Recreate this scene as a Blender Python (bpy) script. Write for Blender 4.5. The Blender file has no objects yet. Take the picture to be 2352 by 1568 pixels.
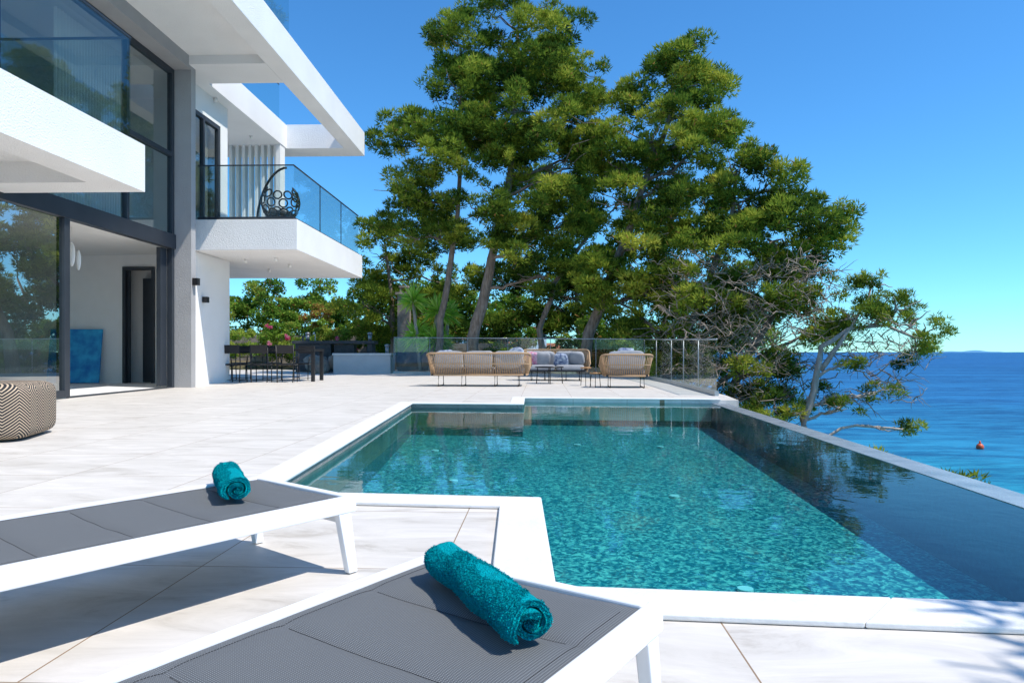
import bpy, math, random
import numpy as np
from mathutils import Vector, Matrix, noise as mnoise
random.seed(5); rng=np.random.default_rng(7)
S=bpy.context.scene
S.view_settings.view_transform='Standard'; S.view_settings.look='None'; S.view_settings.exposure=0
COL=S.collection

# ------------------------------------------------------------------ materials
def newmat(name):
    m=bpy.data.materials.new(name); m.use_nodes=True
    nt=m.node_tree; nt.nodes.clear()
    o=nt.nodes.new('ShaderNodeOutputMaterial')
    return m,nt,o
def N(nt,t,**k):
    n=nt.nodes.new(t)
    for a,b in k.items():
        if a in n.inputs.keys(): n.inputs[a].default_value=b
        else: setattr(n,a,b)
    return n
def c4(c): return (c[0],c[1],c[2],1)
def mat(name,c1,c2=None,scale=3,rough=.6,bump=0,bscale=60,metal=0,spec=.4,detail=5,stretch=None,sheen=0):
    m,nt,o=newmat(name); L=nt.links.new
    p=N(nt,'ShaderNodeBsdfPrincipled'); p.inputs['Roughness'].default_value=rough
    p.inputs['Metallic'].default_value=metal; p.inputs['Specular IOR Level'].default_value=spec
    if sheen: p.inputs['Sheen Weight'].default_value=sheen
    tc=N(nt,'ShaderNodeTexCoord'); src=tc.outputs['Object']
    if stretch:
        mp=N(nt,'ShaderNodeMapping'); mp.inputs['Scale'].default_value=stretch; L(src,mp.inputs[0]); src=mp.outputs[0]
    if c2 is None: c2=tuple(x*.9 for x in c1)
    n=N(nt,'ShaderNodeTexNoise'); n.inputs['Scale'].default_value=scale; n.inputs['Detail'].default_value=detail; L(src,n.inputs['Vector'])
    r=N(nt,'ShaderNodeValToRGB'); r.color_ramp.elements[0].position=.3; r.color_ramp.elements[1].position=.7
    r.color_ramp.elements[0].color=c4(c1); r.color_ramp.elements[1].color=c4(c2)
    L(n.outputs['Fac'],r.inputs[0]); L(r.outputs[0],p.inputs['Base Color'])
    if bump:
        b=N(nt,'ShaderNodeTexNoise'); b.inputs['Scale'].default_value=bscale; b.inputs['Detail'].default_value=4; L(tc.outputs['Object'],b.inputs['Vector'])
        bb=N(nt,'ShaderNodeBump'); bb.inputs['Strength'].default_value=bump; bb.inputs['Distance'].default_value=.02
        L(b.outputs['Fac'],bb.inputs['Height']); L(bb.outputs[0],p.inputs['Normal'])
    L(p.outputs[0],o.inputs[0]); return m
M_white=mat('stucco_white',(.87,.85,.82),(.81,.79,.76),scale=1.2,rough=.85,bump=.6,bscale=45,spec=.2)
M_int=mat('interior_white',(.86,.84,.8),(.82,.8,.76),rough=.8,spec=.2)
M_greywall=mat('stucco_grey',(.4,.39,.385),(.35,.34,.335),scale=1.5,rough=.9,bump=.5,bscale=45,spec=.2)
M_frame=mat('dark_frame',(.03,.036,.045),(.038,.045,.055),rough=.35)
M_black=mat('black_metal',(.015,.015,.017),rough=.4)
M_coping=mat('coping_stone',(.8,.78,.75),(.7,.68,.64),scale=2.5,rough=.65,bump=.2,bscale=30)
M_alu=mat('white_aluminium',(.86,.86,.86),(.84,.84,.84),rough=.3,spec=.5)
M_rope=mat('rope_tan',(.4,.25,.14),(.5,.34,.2),scale=40,rough=.85)
M_cush=mat('cushion_grey',(.28,.285,.3),(.35,.355,.365),scale=8,rough=.95,bump=.3,bscale=200)
M_pillow=mat('pillow_print',(.02,.05,.16),(.5,.55,.6),scale=12,rough=.9)
M_pillow2=mat('pillow_pink_print',(.55,.08,.2),(.55,.55,.6),scale=14,rough=.9)
M_wood=mat('wood_warm',(.4,.2,.08),(.5,.28,.12),scale=10,rough=.5,stretch=(1,8,1))
M_bark=mat('pine_bark',(.15,.11,.08),(.32,.26,.21),scale=5,rough=.95,bump=1,bscale=14,stretch=(3,3,.7))
M_barkpale=mat('pale_bark',(.5,.44,.38),(.34,.28,.23),scale=5,rough=.95,bump=.8,bscale=16,stretch=(3,3,.7))
M_dead=mat('dead_twigs',(.4,.33,.26),(.25,.19,.15),scale=4,rough=.95)
M_soil=mat('soil_scrub',(.16,.12,.07),(.07,.08,.03),scale=.8,rough=1,bump=1,bscale=6)
M_rock=mat('stone_wall',(.34,.29,.24),(.2,.17,.14),scale=4,rough=.95,bump=1,bscale=8)
M_hill=mat('hill_cover',(.05,.085,.05),(.1,.12,.08),scale=.08,rough=1)
M_paint=mat('painting_blue',(.005,.16,.5),(.05,.5,.78),scale=4,rough=.5,detail=9)
M_roof=mat('terracotta',(.45,.18,.09),(.35,.14,.08),rough=.9)
M_counter=mat('dark_stone',(.05,.052,.056),(.08,.08,.085),scale=8,rough=.35)
M_planter=mat('grey_render',(.62,.61,.6),(.56,.55,.54),rough=.85,bump=.3)

def leafmat(name,stops,trans=.35):
    m,nt,o=newmat(name); L=nt.links.new
    a=N(nt,'ShaderNodeAttribute'); a.attribute_name='tint'
    r=N(nt,'ShaderNodeValToRGB'); els=r.color_ramp.elements
    els[0].position=stops[0][0]; els[0].color=c4(stops[0][1]); els[1].position=stops[-1][0]; els[1].color=c4(stops[-1][1])
    for p_,c in stops[1:-1]:
        e=els.new(p_); e.color=c4(c)
    L(a.outputs['Fac'],r.inputs[0])
    p=N(nt,'ShaderNodeBsdfDiffuse')
    t=N(nt,'ShaderNodeBsdfTranslucent'); mx=N(nt,'ShaderNodeMixShader'); mx.inputs[0].default_value=trans
    L(r.outputs[0],p.inputs['Color']); L(r.outputs[0],t.inputs[0]); L(p.outputs[0],mx.inputs[1]); L(t.outputs[0],mx.inputs[2]); L(mx.outputs[0],o.inputs[0])
    return m
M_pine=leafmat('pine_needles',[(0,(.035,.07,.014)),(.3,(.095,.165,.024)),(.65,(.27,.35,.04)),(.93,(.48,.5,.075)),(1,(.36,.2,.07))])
M_shrub=leafmat('shrub_leaves',[(0,(.04,.1,.015)),(.5,(.14,.27,.035)),(.9,(.32,.44,.07)),(1,(.4,.18,.06))])
M_flower=leafmat('flower_petals',[(0,(.6,.03,.12)),(.5,(.7,.1,.25)),(1,(.75,.6,.62))])
M_yucca=leafmat('yucca_leaves',[(0,(.2,.45,.04)),(.6,(.45,.7,.09)),(1,(.75,.8,.25))],.45)

def glassmat(name,tint,refl,base=.045):
    m,nt,o=newmat(name); L=nt.links.new
    t=N(nt,'ShaderNodeBsdfTransparent'); t.inputs[0].default_value=c4(tint)
    g=N(nt,'ShaderNodeBsdfGlossy'); g.inputs['Roughness'].default_value=0; g.inputs[0].default_value=(.95,.98,.97,1)
    lw=N(nt,'ShaderNodeLayerWeight'); lw.inputs[0].default_value=.5
    pw=N(nt,'ShaderNodeMath',operation='POWER'); pw.inputs[1].default_value=3.5; L(lw.outputs['Facing'],pw.inputs[0])
    ma=N(nt,'ShaderNodeMath',operation='MULTIPLY_ADD'); ma.inputs[1].default_value=refl; ma.inputs[2].default_value=base; ma.use_clamp=True
    mx=N(nt,'ShaderNodeMixShader'); L(pw.outputs[0],ma.inputs[0]); L(ma.outputs[0],mx.inputs[0]); L(t.outputs[0],mx.inputs[1]); L(g.outputs[0],mx.inputs[2]); L(mx.outputs[0],o.inputs[0])
    return m
M_glass=glassmat('balustrade_glass',(.86,.92,.92),.4)
M_fglass=glassmat('fence_glass',(.93,.955,.95),.35)
M_wglass=glassmat('window_glass',(.7,.73,.72),.8,.1)
M_dglass=glassmat('door_glass',(.58,.62,.6),.7,.42)

def tilemat():
    m,nt,o=newmat('terrace_tiles'); L=nt.links.new
    p=N(nt,'ShaderNodeBsdfPrincipled'); p.inputs['Specular IOR Level'].default_value=.3
    tc=N(nt,'ShaderNodeTexCoord'); mp=N(nt,'ShaderNodeMapping'); mp.inputs['Rotation'].default_value=(0,0,math.radians(2.5)); mp.inputs['Location'].default_value=(.37,.2,0)
    L(tc.outputs['Object'],mp.inputs[0])
    br=N(nt,'ShaderNodeTexBrick'); br.offset=.0; br.inputs['Scale'].default_value=1; br.inputs['Brick Width'].default_value=.9; br.inputs['Row Height'].default_value=.9
    br.inputs['Mortar Size'].default_value=.0028; br.inputs['Mortar Smooth'].default_value=.2
    br.inputs['Color1'].default_value=(0,0,0,1); br.inputs['Color2'].default_value=(1,1,1,1); br.inputs['Mortar'].default_value=(.5,.5,.5,1)
    L(mp.outputs[0],br.inputs[0])
    ad=N(nt,'ShaderNodeVectorMath',operation='MULTIPLY_ADD'); ad.inputs[1].default_value=(7,7,7)
    L(br.outputs['Color'],ad.inputs[0]); L(mp.outputs[0],ad.inputs[2])
    mp2=N(nt,'ShaderNodeMapping'); mp2.inputs['Rotation'].default_value=(0,0,.7); mp2.inputs['Scale'].default_value=(1,3.2,1); L(ad.outputs[0],mp2.inputs[0])
    n=N(nt,'ShaderNodeTexNoise'); n.inputs['Scale'].default_value=1.6; n.inputs['Detail'].default_value=11; n.inputs['Roughness'].default_value=.7; n.inputs['Distortion'].default_value=.9
    L(mp2.outputs[0],n.inputs['Vector'])
    r=N(nt,'ShaderNodeValToRGB'); e=r.color_ramp.elements; e[0].position=.26; e[0].color=(.42,.37,.31,1); e[1].position=.64; e[1].color=(.74,.69,.63,1)
    x=e.new(.43); x.color=(.62,.575,.515,1)
    L(n.outputs['Fac'],r.inputs[0])
    mx=N(nt,'ShaderNodeMix'); mx.data_type='RGBA'; L(br.outputs['Fac'],mx.inputs[0]); L(r.outputs[0],mx.inputs[6]); mx.inputs[7].default_value=(.3,.2,.12,1)
    L(mx.outputs[2],p.inputs['Base Color'])
    p.inputs['Roughness'].default_value=.5
    b=N(nt,'ShaderNodeBump'); b.inputs['Strength'].default_value=.12; b.inputs['Distance'].default_value=.01; L(n.outputs['Fac'],b.inputs['Height']); L(b.outputs[0],p.inputs['Normal'])
    L(p.outputs[0],o.inputs[0]); return m
M_tile=tilemat()

def mosaicmat(name,dark,mid,light,sc=52,sc2=20):
    m,nt,o=newmat(name); L=nt.links.new
    p=N(nt,'ShaderNodeBsdfPrincipled'); p.inputs['Roughness'].default_value=.3
    tc=N(nt,'ShaderNodeTexCoord')
    nz=N(nt,'ShaderNodeTexNoise'); nz.inputs['Scale'].default_value=9; nz.inputs['Detail'].default_value=2; L(tc.outputs['Object'],nz.inputs['Vector'])
    sub=N(nt,'ShaderNodeVectorMath',operation='MULTIPLY_ADD'); sub.inputs[1].default_value=(.09,.09,.09); L(nz.outputs['Color'],sub.inputs[0]); L(tc.outputs['Object'],sub.inputs[2])  # warp gives wavy cells; on the pool floor they paint caustic light
    v=N(nt,'ShaderNodeTexVoronoi'); v.inputs['Scale'].default_value=sc; L(sub.outputs[0],v.inputs['Vector'])
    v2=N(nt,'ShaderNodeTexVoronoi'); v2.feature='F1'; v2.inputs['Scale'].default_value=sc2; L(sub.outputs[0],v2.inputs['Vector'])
    sep=N(nt,'ShaderNodeSeparateColor'); L(v.outputs['Color'],sep.inputs[0])
    a=N(nt,'ShaderNodeMath',operation='MULTIPLY'); a.inputs[1].default_value=.55; L(sep.outputs[0],a.inputs[0])
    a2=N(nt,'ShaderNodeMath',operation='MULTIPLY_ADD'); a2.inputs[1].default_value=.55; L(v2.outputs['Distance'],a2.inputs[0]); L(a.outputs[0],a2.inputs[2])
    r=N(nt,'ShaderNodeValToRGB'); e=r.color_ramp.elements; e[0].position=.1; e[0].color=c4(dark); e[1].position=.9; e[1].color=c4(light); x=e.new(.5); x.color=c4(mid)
    L(a2.outputs[0],r.inputs[0]); L(r.outputs[0],p.inputs['Base Color']); L(p.outputs[0],o.inputs[0]); return m
M_mosaic_caustic=mosaicmat('pool_mosaic_caustic',(.008,.09,.13),(.015,.21,.27),(.4,.72,.6))  # floor tiles, with caustic light sparkle painted into their colour variation
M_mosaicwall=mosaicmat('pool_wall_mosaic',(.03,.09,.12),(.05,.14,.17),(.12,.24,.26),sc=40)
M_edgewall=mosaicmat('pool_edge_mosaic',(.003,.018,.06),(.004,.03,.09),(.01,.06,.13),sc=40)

def watermat():
    m,nt,o=newmat('pool_water'); L=nt.links.new
    tc=N(nt,'ShaderNodeTexCoord')
    n=N(nt,'ShaderNodeTexNoise'); n.inputs['Scale'].default_value=5; n.inputs['Detail'].default_value=3; n.inputs['Distortion'].default_value=.4; L(tc.outputs['Object'],n.inputs['Vector'])
    b=N(nt,'ShaderNodeBump'); b.inputs['Strength'].default_value=.09; b.inputs['Distance'].default_value=.02; L(n.outputs['Fac'],b.inputs['Height'])
    t=N(nt,'ShaderNodeBsdfTransparent'); t.inputs[0].default_value=(.4,.86,.93,1)
    g=N(nt,'ShaderNodeBsdfGlossy'); g.inputs['Roughness'].default_value=.01
    f=N(nt,'ShaderNodeFresnel'); f.inputs[0].default_value=1.33
    mx=N(nt,'ShaderNodeMixShader')
    L(b.outputs[0],f.inputs['Normal']); L(b.outputs[0],g.inputs['Normal'])
    L(f.outputs[0],mx.inputs[0]); L(t.outputs[0],mx.inputs[1]); L(g.outputs[0],mx.inputs[2]); L(mx.outputs[0],o.inputs[0]); return m
M_water=watermat()

def seamat():
    m,nt,o=newmat('sea_water'); L=nt.links.new
    p=N(nt,'ShaderNodeBsdfPrincipled'); p.inputs['Roughness'].default_value=.4; p.inputs['Specular IOR Level'].default_value=.08
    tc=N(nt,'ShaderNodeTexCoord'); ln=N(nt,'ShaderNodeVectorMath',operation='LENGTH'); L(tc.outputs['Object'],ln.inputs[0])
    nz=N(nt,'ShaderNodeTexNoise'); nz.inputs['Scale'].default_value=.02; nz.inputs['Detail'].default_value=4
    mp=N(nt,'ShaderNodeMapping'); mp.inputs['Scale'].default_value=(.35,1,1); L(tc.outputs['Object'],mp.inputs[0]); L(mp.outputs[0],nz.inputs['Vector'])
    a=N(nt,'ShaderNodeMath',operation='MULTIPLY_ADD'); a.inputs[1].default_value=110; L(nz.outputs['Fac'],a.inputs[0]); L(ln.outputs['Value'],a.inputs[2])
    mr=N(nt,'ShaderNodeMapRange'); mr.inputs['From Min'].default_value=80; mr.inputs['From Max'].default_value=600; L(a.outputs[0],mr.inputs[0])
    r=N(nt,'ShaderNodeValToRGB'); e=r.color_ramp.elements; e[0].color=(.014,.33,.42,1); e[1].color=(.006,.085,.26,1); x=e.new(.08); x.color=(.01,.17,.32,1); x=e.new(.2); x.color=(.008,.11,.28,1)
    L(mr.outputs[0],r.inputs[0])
    w=N(nt,'ShaderNodeTexNoise'); w.inputs['Scale'].default_value=.45; w.inputs['Detail'].default_value=8; w.inputs['Roughness'].default_value=.7
    mp3=N(nt,'ShaderNodeMapping'); mp3.inputs['Scale'].default_value=(.3,1,1); mp3.inputs['Rotation'].default_value=(0,0,.2); L(tc.outputs['Object'],mp3.inputs[0]); L(mp3.outputs[0],w.inputs['Vector'])
    w4=N(nt,'ShaderNodeTexNoise'); w4.inputs['Scale'].default_value=.05; w4.inputs['Detail'].default_value=8; w4.inputs['Roughness'].default_value=.72
    mp4=N(nt,'ShaderNodeMapping'); mp4.inputs['Scale'].default_value=(.12,1,1); L(tc.outputs['Object'],mp4.inputs[0]); L(mp4.outputs[0],w4.inputs['Vector'])
    av=N(nt,'ShaderNodeMath',operation='MULTIPLY_ADD'); av.inputs[1].default_value=.5; L(w4.outputs['Fac'],av.inputs[0])
    hf=N(nt,'ShaderNodeMath',operation='MULTIPLY'); hf.inputs[1].default_value=.5; L(w.outputs['Fac'],hf.inputs[0]); L(hf.outputs[0],av.inputs[2])
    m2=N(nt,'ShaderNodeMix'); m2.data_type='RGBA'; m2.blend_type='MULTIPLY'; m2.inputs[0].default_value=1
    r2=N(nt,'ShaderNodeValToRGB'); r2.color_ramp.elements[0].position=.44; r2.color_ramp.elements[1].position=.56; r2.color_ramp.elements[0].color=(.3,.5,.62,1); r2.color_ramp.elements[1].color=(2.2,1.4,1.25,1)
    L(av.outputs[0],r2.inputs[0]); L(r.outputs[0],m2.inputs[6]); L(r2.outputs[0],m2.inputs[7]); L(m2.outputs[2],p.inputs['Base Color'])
    b=N(nt,'ShaderNodeBump'); b.inputs['Strength'].default_value=.6; b.inputs['Distance'].default_value=.5; L(w.outputs['Fac'],b.inputs['Height']); L(b.outputs[0],p.inputs['Normal'])
    L(p.outputs[0],o.inputs[0]); return m
M_sea=seamat()

def fabricmat():
    m,nt,o=newmat('sling_fabric'); L=nt.links.new
    p=N(nt,'ShaderNodeBsdfPrincipled'); p.inputs['Roughness'].default_value=.7; p.inputs['Specular IOR Level'].default_value=.3
    tc=N(nt,'ShaderNodeTexCoord')
    w=N(nt,'ShaderNodeTexWave'); w.bands_direction='X'; w.inputs['Scale'].default_value=60; w.inputs['Distortion'].default_value=.4; L(tc.outputs['Object'],w.inputs['Vector'])
    w2=N(nt,'ShaderNodeTexWave'); w2.bands_direction='Y'; w2.inputs['Scale'].default_value=90; w2.inputs['Distortion'].default_value=.3; L(tc.outputs['Object'],w2.inputs['Vector'])
    mu=N(nt,'ShaderNodeMath',operation='MULTIPLY'); L(w.outputs['Fac'],mu.inputs[0]); L(w2.outputs['Fac'],mu.inputs[1])
    r=N(nt,'ShaderNodeValToRGB'); r.color_ramp.elements[0].color=(.095,.1,.104,1); r.color_ramp.elements[1].color=(.27,.283,.29,1); L(mu.outputs[0],r.inputs[0]); L(r.outputs[0],p.inputs['Base Color'])
    b=N(nt,'ShaderNodeBump'); b.inputs['Strength'].default_value=.5; b.inputs['Distance'].default_value=.002; L(mu.outputs[0],b.inputs['Height']); L(b.outputs[0],p.inputs['Normal'])
    L(p.outputs[0],o.inputs[0]); return m
M_fabric=fabricmat()
M_seam=mat('seam_thread',(.04,.042,.045),rough=.9)
M_towel=mat('teal_terry',(0.0,.43,.5),(.0,.56,.62),scale=60,rough=1,bump=1,bscale=260,spec=.05)

def poufmat():
    m,nt,o=newmat('zigzag_weave'); L=nt.links.new
    p=N(nt,'ShaderNodeBsdfPrincipled'); p.inputs['Roughness'].default_value=.9
    tc=N(nt,'ShaderNodeTexCoord'); sx=N(nt,'ShaderNodeSeparateXYZ'); L(tc.outputs['Object'],sx.inputs[0])
    def mth(op,a,b=None):
        n=N(nt,'ShaderNodeMath',operation=op)
        for i,v in enumerate((a,b)):
            if v is None: continue
            if isinstance(v,(int,float)): n.inputs[i].default_value=v
            else: L(v,n.inputs[i])
        return n.outputs[0]
    s=mth('ADD',sx.outputs[0],sx.outputs[1])
    tri=mth('PINGPONG',s,.16)
    z=mth('ADD',mth('MULTIPLY',tri,.6),sx.outputs[2])
    st=mth('GREATER_THAN',mth('PINGPONG',z,.014),.0085)
    mx=N(nt,'ShaderNodeMix'); mx.data_type='RGBA'; L(st,mx.inputs[0]); mx.inputs[6].default_value=(.02,.02,.022,1); mx.inputs[7].default_value=(.55,.42,.29,1)
    L(mx.outputs[2],p.inputs['Base Color']); L(p.outputs[0],o.inputs[0]); return m
M_pouf=poufmat()

# ------------------------------------------------------------------ mesh builder
class MB:
    def __init__(s): s.v=[];s.f=[];s.m=[];s.sm=[]
    def add(s,vs,fs,mi=0,smooth=False):
        b=len(s.v); s.v+= [tuple(v) for v in vs]
        for f in fs: s.f.append([b+i for i in f]); s.m.append(mi); s.sm.append(smooth)
    def box(s,x0,x1,y0,y1,z0,z1,mi=0):
        s.add([(x0,y0,z0),(x1,y0,z0),(x1,y1,z0),(x0,y1,z0),(x0,y0,z1),(x1,y0,z1),(x1,y1,z1),(x0,y1,z1)],
          [(0,3,2,1),(4,5,6,7),(0,1,5,4),(1,2,6,5),(2,3,7,6),(3,0,4,7)],mi)
    def prism(s,poly,z0,z1,mi=0):
        n=len(poly)
        s.add([(x,y,z0) for x,y in poly]+[(x,y,z1) for x,y in poly],
          [list(range(n))[::-1],list(range(n,2*n))]+[(i,(i+1)%n,n+(i+1)%n,n+i) for i in range(n)],mi)
    def tube(s,pts,rads,n=7,mi=0,cap=True):
        pts=[Vector(p) for p in pts]; vs=[];fs=[]
        if isinstance(rads,(int,float)): rads=[rads]*len(pts)
        up=Vector((.13,.21,1)).normalized()
        for i,p in enumerate(pts):
            d=(pts[min(i+1,len(pts)-1)]-pts[max(i-1,0)]).normalized()
            a=d.cross(up)
            if a.length<.15: a=d.cross(Vector((1,0,.1)))
            a.normalize(); b=d.cross(a)
            for k in range(n):
                t=2*math.pi*k/n; vs.append(p+(a*math.cos(t)+b*math.sin(t))*rads[i])
        for i in range(len(pts)-1):
            for k in range(n): fs.append((i*n+k,i*n+(k+1)%n,(i+1)*n+(k+1)%n,(i+1)*n+k))
        if cap: fs.append(list(range(n))[::-1]); fs.append([(len(pts)-1)*n+k for k in range(n)])
        s.add(vs,fs,mi,True)
    def super(s,c,sz,e=.35,nu=24,nv=14,mi=0,M=None,nz=0):
        def sp(x): return math.copysign(abs(x)**e,x)
        vs=[];fs=[]
        for j in range(nv+1):
            ph=-math.pi/2+math.pi*j/nv
            for i in range(nu):
                th=2*math.pi*i/nu
                p=Vector((sz[0]*sp(math.cos(ph))*sp(math.cos(th)),sz[1]*sp(math.cos(ph))*sp(math.sin(th)),sz[2]*sp(math.sin(ph))))
                if nz: p*=1+nz*mnoise.noise(p*4+Vector(c))
                if M: p=M@p
                vs.append(p+Vector(c))
        for j in range(nv):
            for i in range(nu): fs.append((j*nu+i,j*nu+(i+1)%nu,(j+1)*nu+(i+1)%nu,(j+1)*nu+i))
        s.add(vs,fs,mi,True)
    def obj(s,name,mats,parent=None,bevel=0,loc=None,rot=0):
        me=bpy.data.meshes.new(name); me.from_pydata(s.v,[],s.f)
        for m in (mats if isinstance(mats,(list,tuple)) else [mats]): me.materials.append(m)
        me.polygons.foreach_set('material_index',s.m); me.polygons.foreach_set('use_smooth',s.sm); me.update()
        o=bpy.data.objects.new(name,me); COL.objects.link(o)
        if parent: o.parent=parent
        if loc: o.location=loc
        if rot: o.rotation_euler=(0,0,rot)
        if bevel:
            b=o.modifiers.new('bevel','BEVEL'); b.width=bevel; b.segments=3; b.limit_method='ANGLE'; b.angle_limit=.6
        return o
def empty(name,loc=(0,0,0),rot=0):
    e=bpy.data.objects.new(name,None); e.location=loc; e.rotation_euler=(0,0,rot); e.empty_display_size=.2; COL.objects.link(e); return e

# ------------------------------------------------------------------ camera, light, sky
cam=bpy.data.cameras.new('camera'); co=bpy.data.objects.new('camera',cam); COL.objects.link(co)
co.location=(0,0,.8); co.rotation_euler=(math.radians(90),0,0); cam.lens=24; cam.sensor_width=36; cam.shift_y=.0102
cam.clip_start=.05; cam.clip_end=60000; S.camera=co
az=(.90,-.43); l=math.hypot(*az); az=(az[0]/l,az[1]/l); EL=math.radians(57)
tosun=Vector((az[0]*math.cos(EL),az[1]*math.cos(EL),math.sin(EL)))
sd=bpy.data.lights.new('sun','SUN'); sd.energy=5; sd.angle=math.radians(.5); sd.color=(1,.95,.87)
so=bpy.data.objects.new('sun',sd); so.rotation_euler=tosun.to_track_quat('Z','Y').to_euler(); COL.objects.link(so)
W=bpy.data.worlds.new('World'); S.world=W; W.use_nodes=True; nt=W.node_tree
bg=nt.nodes['Background']; sk=nt.nodes.new('ShaderNodeTexSky'); sk.sky_type='NISHITA'; sk.sun_disc=False; sk.sun_elevation=EL; sk.sun_rotation=math.atan2(az[0],az[1])
sk.air_density=1.0; sk.dust_density=0; sk.ozone_density=1.2
hs=nt.nodes.new('ShaderNodeHueSaturation'); hs.inputs['Saturation'].default_value=1.05; hs.inputs['Value'].default_value=1.25
mu=nt.nodes.new('ShaderNodeMix'); mu.data_type='RGBA'; mu.blend_type='MULTIPLY'; mu.inputs[0].default_value=1; mu.inputs[7].default_value=(.36,.8,1.12,1)
nt.links.new(sk.outputs[0],hs.inputs['Color']); nt.links.new(hs.outputs[0],mu.inputs[6]); nt.links.new(mu.outputs[2],bg.inputs[0]); bg.inputs[1].default_value=.15

# ------------------------------------------------------------------ sea, terrain, hills
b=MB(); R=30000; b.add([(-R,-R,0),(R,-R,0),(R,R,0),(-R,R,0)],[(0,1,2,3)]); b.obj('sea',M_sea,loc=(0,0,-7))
def sstep(a,b_,x):
    t=np.clip((x-a)/(b_-a),0,1); return t*t*(3-2*t)
def hz(x,y):
    z=-1.2+0*x
    z=z+.95*sstep(23,25,y)*(1-sstep(2,6,x))+1.6*sstep(28,42,y)*(1-sstep(-8,0,x))
    z=z-.35*sstep(4,8,x)-8.5*sstep(8.3,14,x+.05*(y-20))
    z=z-8*sstep(34,60,y)*sstep(-4,4,x)
    z=z-9*sstep(120,150,y)
    return z
xs=np.linspace(-90,40,170); ys=np.linspace(-40,150,190)
b=MB(); vs=[(x,y,float(hz(x,y))+.25*mnoise.noise(Vector((x*.4,y*.4,0)))) for y in ys for x in xs]; nx=len(xs)
b.add(vs,[(j*nx+i,j*nx+i+1,(j+1)*nx+i+1,(j+1)*nx+i) for j in range(len(ys)-1) for i in range(nx-1)],0,True); b.obj('terrain',M_soil)
b=MB(); nx=60; ny=8; vs=[]
for j in range(ny):
    for i in range(nx):
        x=-420+i*8.2; t=j/(ny-1); y=240+t*120+20*math.sin(i*.3)
        h=(22+8*math.sin(i*.13)+5*mnoise.noise(Vector((i*.3,j,0))))*math.sin(t*math.pi*.55)*min(1,max(0,(nx-1-i)/14))
        vs.append((x,y,-7.3+h*1.0))
b.add(vs,[(j*nx+i,j*nx+i+1,(j+1)*nx+i+1,(j+1)*nx+i) for j in range(ny-1) for i in range(nx-1)],0,True); b.obj('hillside',M_hill)
b=MB()
for i in range(16):
    x=-75+i*6+random.uniform(-2,2); y=255+random.uniform(0,45); z=random.uniform(-1,5); w=random.uniform(3,5)
    b.box(x-w,x+w,y-3,y+3,z-3,z+3,0); b.add([(x-w-.5,y-3.5,z+3),(x+w+.5,y-3.5,z+3),(x+w+.5,y+3.5,z+3),(x-w-.5,y+3.5,z+3),(x-w,y,z+5.5),(x+w,y,z+5.5)],[(0,1,5,4),(2,3,4,5),(1,2,5),(3,0,4)],1)
b.obj('distant_village',[M_int,M_roof])
b=MB(); vs=[]
for i in range(40):
    t=i/39; vs+= [(5750+t*900,9000,-7),(5750+t*900,9000+200,-7+24*math.sin(math.pi*t)**.7*(1+.3*math.sin(t*14))),(5750+t*900,9600,-7)]
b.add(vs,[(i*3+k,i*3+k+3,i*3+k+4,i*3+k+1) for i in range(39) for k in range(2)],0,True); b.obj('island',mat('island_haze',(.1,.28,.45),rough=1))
b=MB(); b.super((0,0,0),(.28,.28,.3),1,14,10); b.tube([(0,0,.25),(0,0,.5)],[.1,.04],8); b.obj('buoy',mat('buoy_orange',(.7,.12,.04),rough=.4),loc=(37.7,55,-6.85))

# ------------------------------------------------------------------ terrace and pool
P=[(6.5,1.6),(.128,2.265),(.137,3.65),(-1.395,3.82),(-1.54,10.45),(.16,10.27),(.2,11.65),(3.45,11.3)]
terr=[(-15,-6),(6.5,-6)]+P+[(3.75,11.3),(3.95,12.6),(4.25,21.2),(-4.45,25.4),(-4.45,31),(-15,31)]
b=MB(); b.prism(terr,-.35,0); b.obj('terrace',M_tile)
def offset(path,w):
    out=[]
    for i,p in enumerate(path):
        p=Vector(p); ds=[]
        if i>0: ds.append((p-Vector(path[i-1])).normalized())
        if i<len(path)-1: ds.append((Vector(path[i+1])-p).normalized())
        ns=[Vector((-d.y,d.x)) for d in ds]
        if len(ns)==1: out.append(p+ns[0]*w)
        else:
            m_=(ns[0]+ns[1]); m_/= m_.length_squared/2
            out.append(p+m_*w)
    return [tuple(o) for o in out]
pool=empty('swimming_pool')
inner=offset(P,-.02); outer=offset(P,.2)
b=MB()
for i in range(len(P)-1):
    a0,a1,o0,o1=[Vector(q) for q in (inner[i],inner[i+1],outer[i],outer[i+1])]
    n=max(1,round((a1-a0).length/1.1))
    for k in range(n):
        g=.0007/((a1-a0).length)
        t0=k/n+(g if k else 0); t1=(k+1)/n-(g if k<n-1 else 0)
        b.prism([a0.lerp(a1,t0),a0.lerp(a1,t1),o0.lerp(o1,t1),o0.lerp(o1,t0)],.002,.022)
o=b.obj('coping',M_coping,pool,bevel=.006)
WL=-.05
ix=lambda y:2.78+.069*(y-3.7)
out=[(.128,2.265),(.137,3.65),(-1.395,3.82),(-1.54,10.45),(.16,10.27),(.2,11.65),(ix(11.33),11.33),(ix(2.0),2.0)]
b=MB(); b.add([(x,y,WL) for x,y in out],[list(range(len(out)))[::-1]]); b.obj('water',M_water,pool)
fz=lambda y:-.62+.018*(y-2)
b=MB(); n=len(out)
b.add([(x,y,fz(y)) for x,y in out],[list(range(n))[::-1]],0)
vs=[(x,y,.0 if i not in(6,7) else WL-.004) for i,(x,y) in enumerate(out)]+[(x,y,fz(y)) for x,y in out]
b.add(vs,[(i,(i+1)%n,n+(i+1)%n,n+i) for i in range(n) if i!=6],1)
b.add(vs,[(6,7,n+7,n+6)],2)
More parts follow.
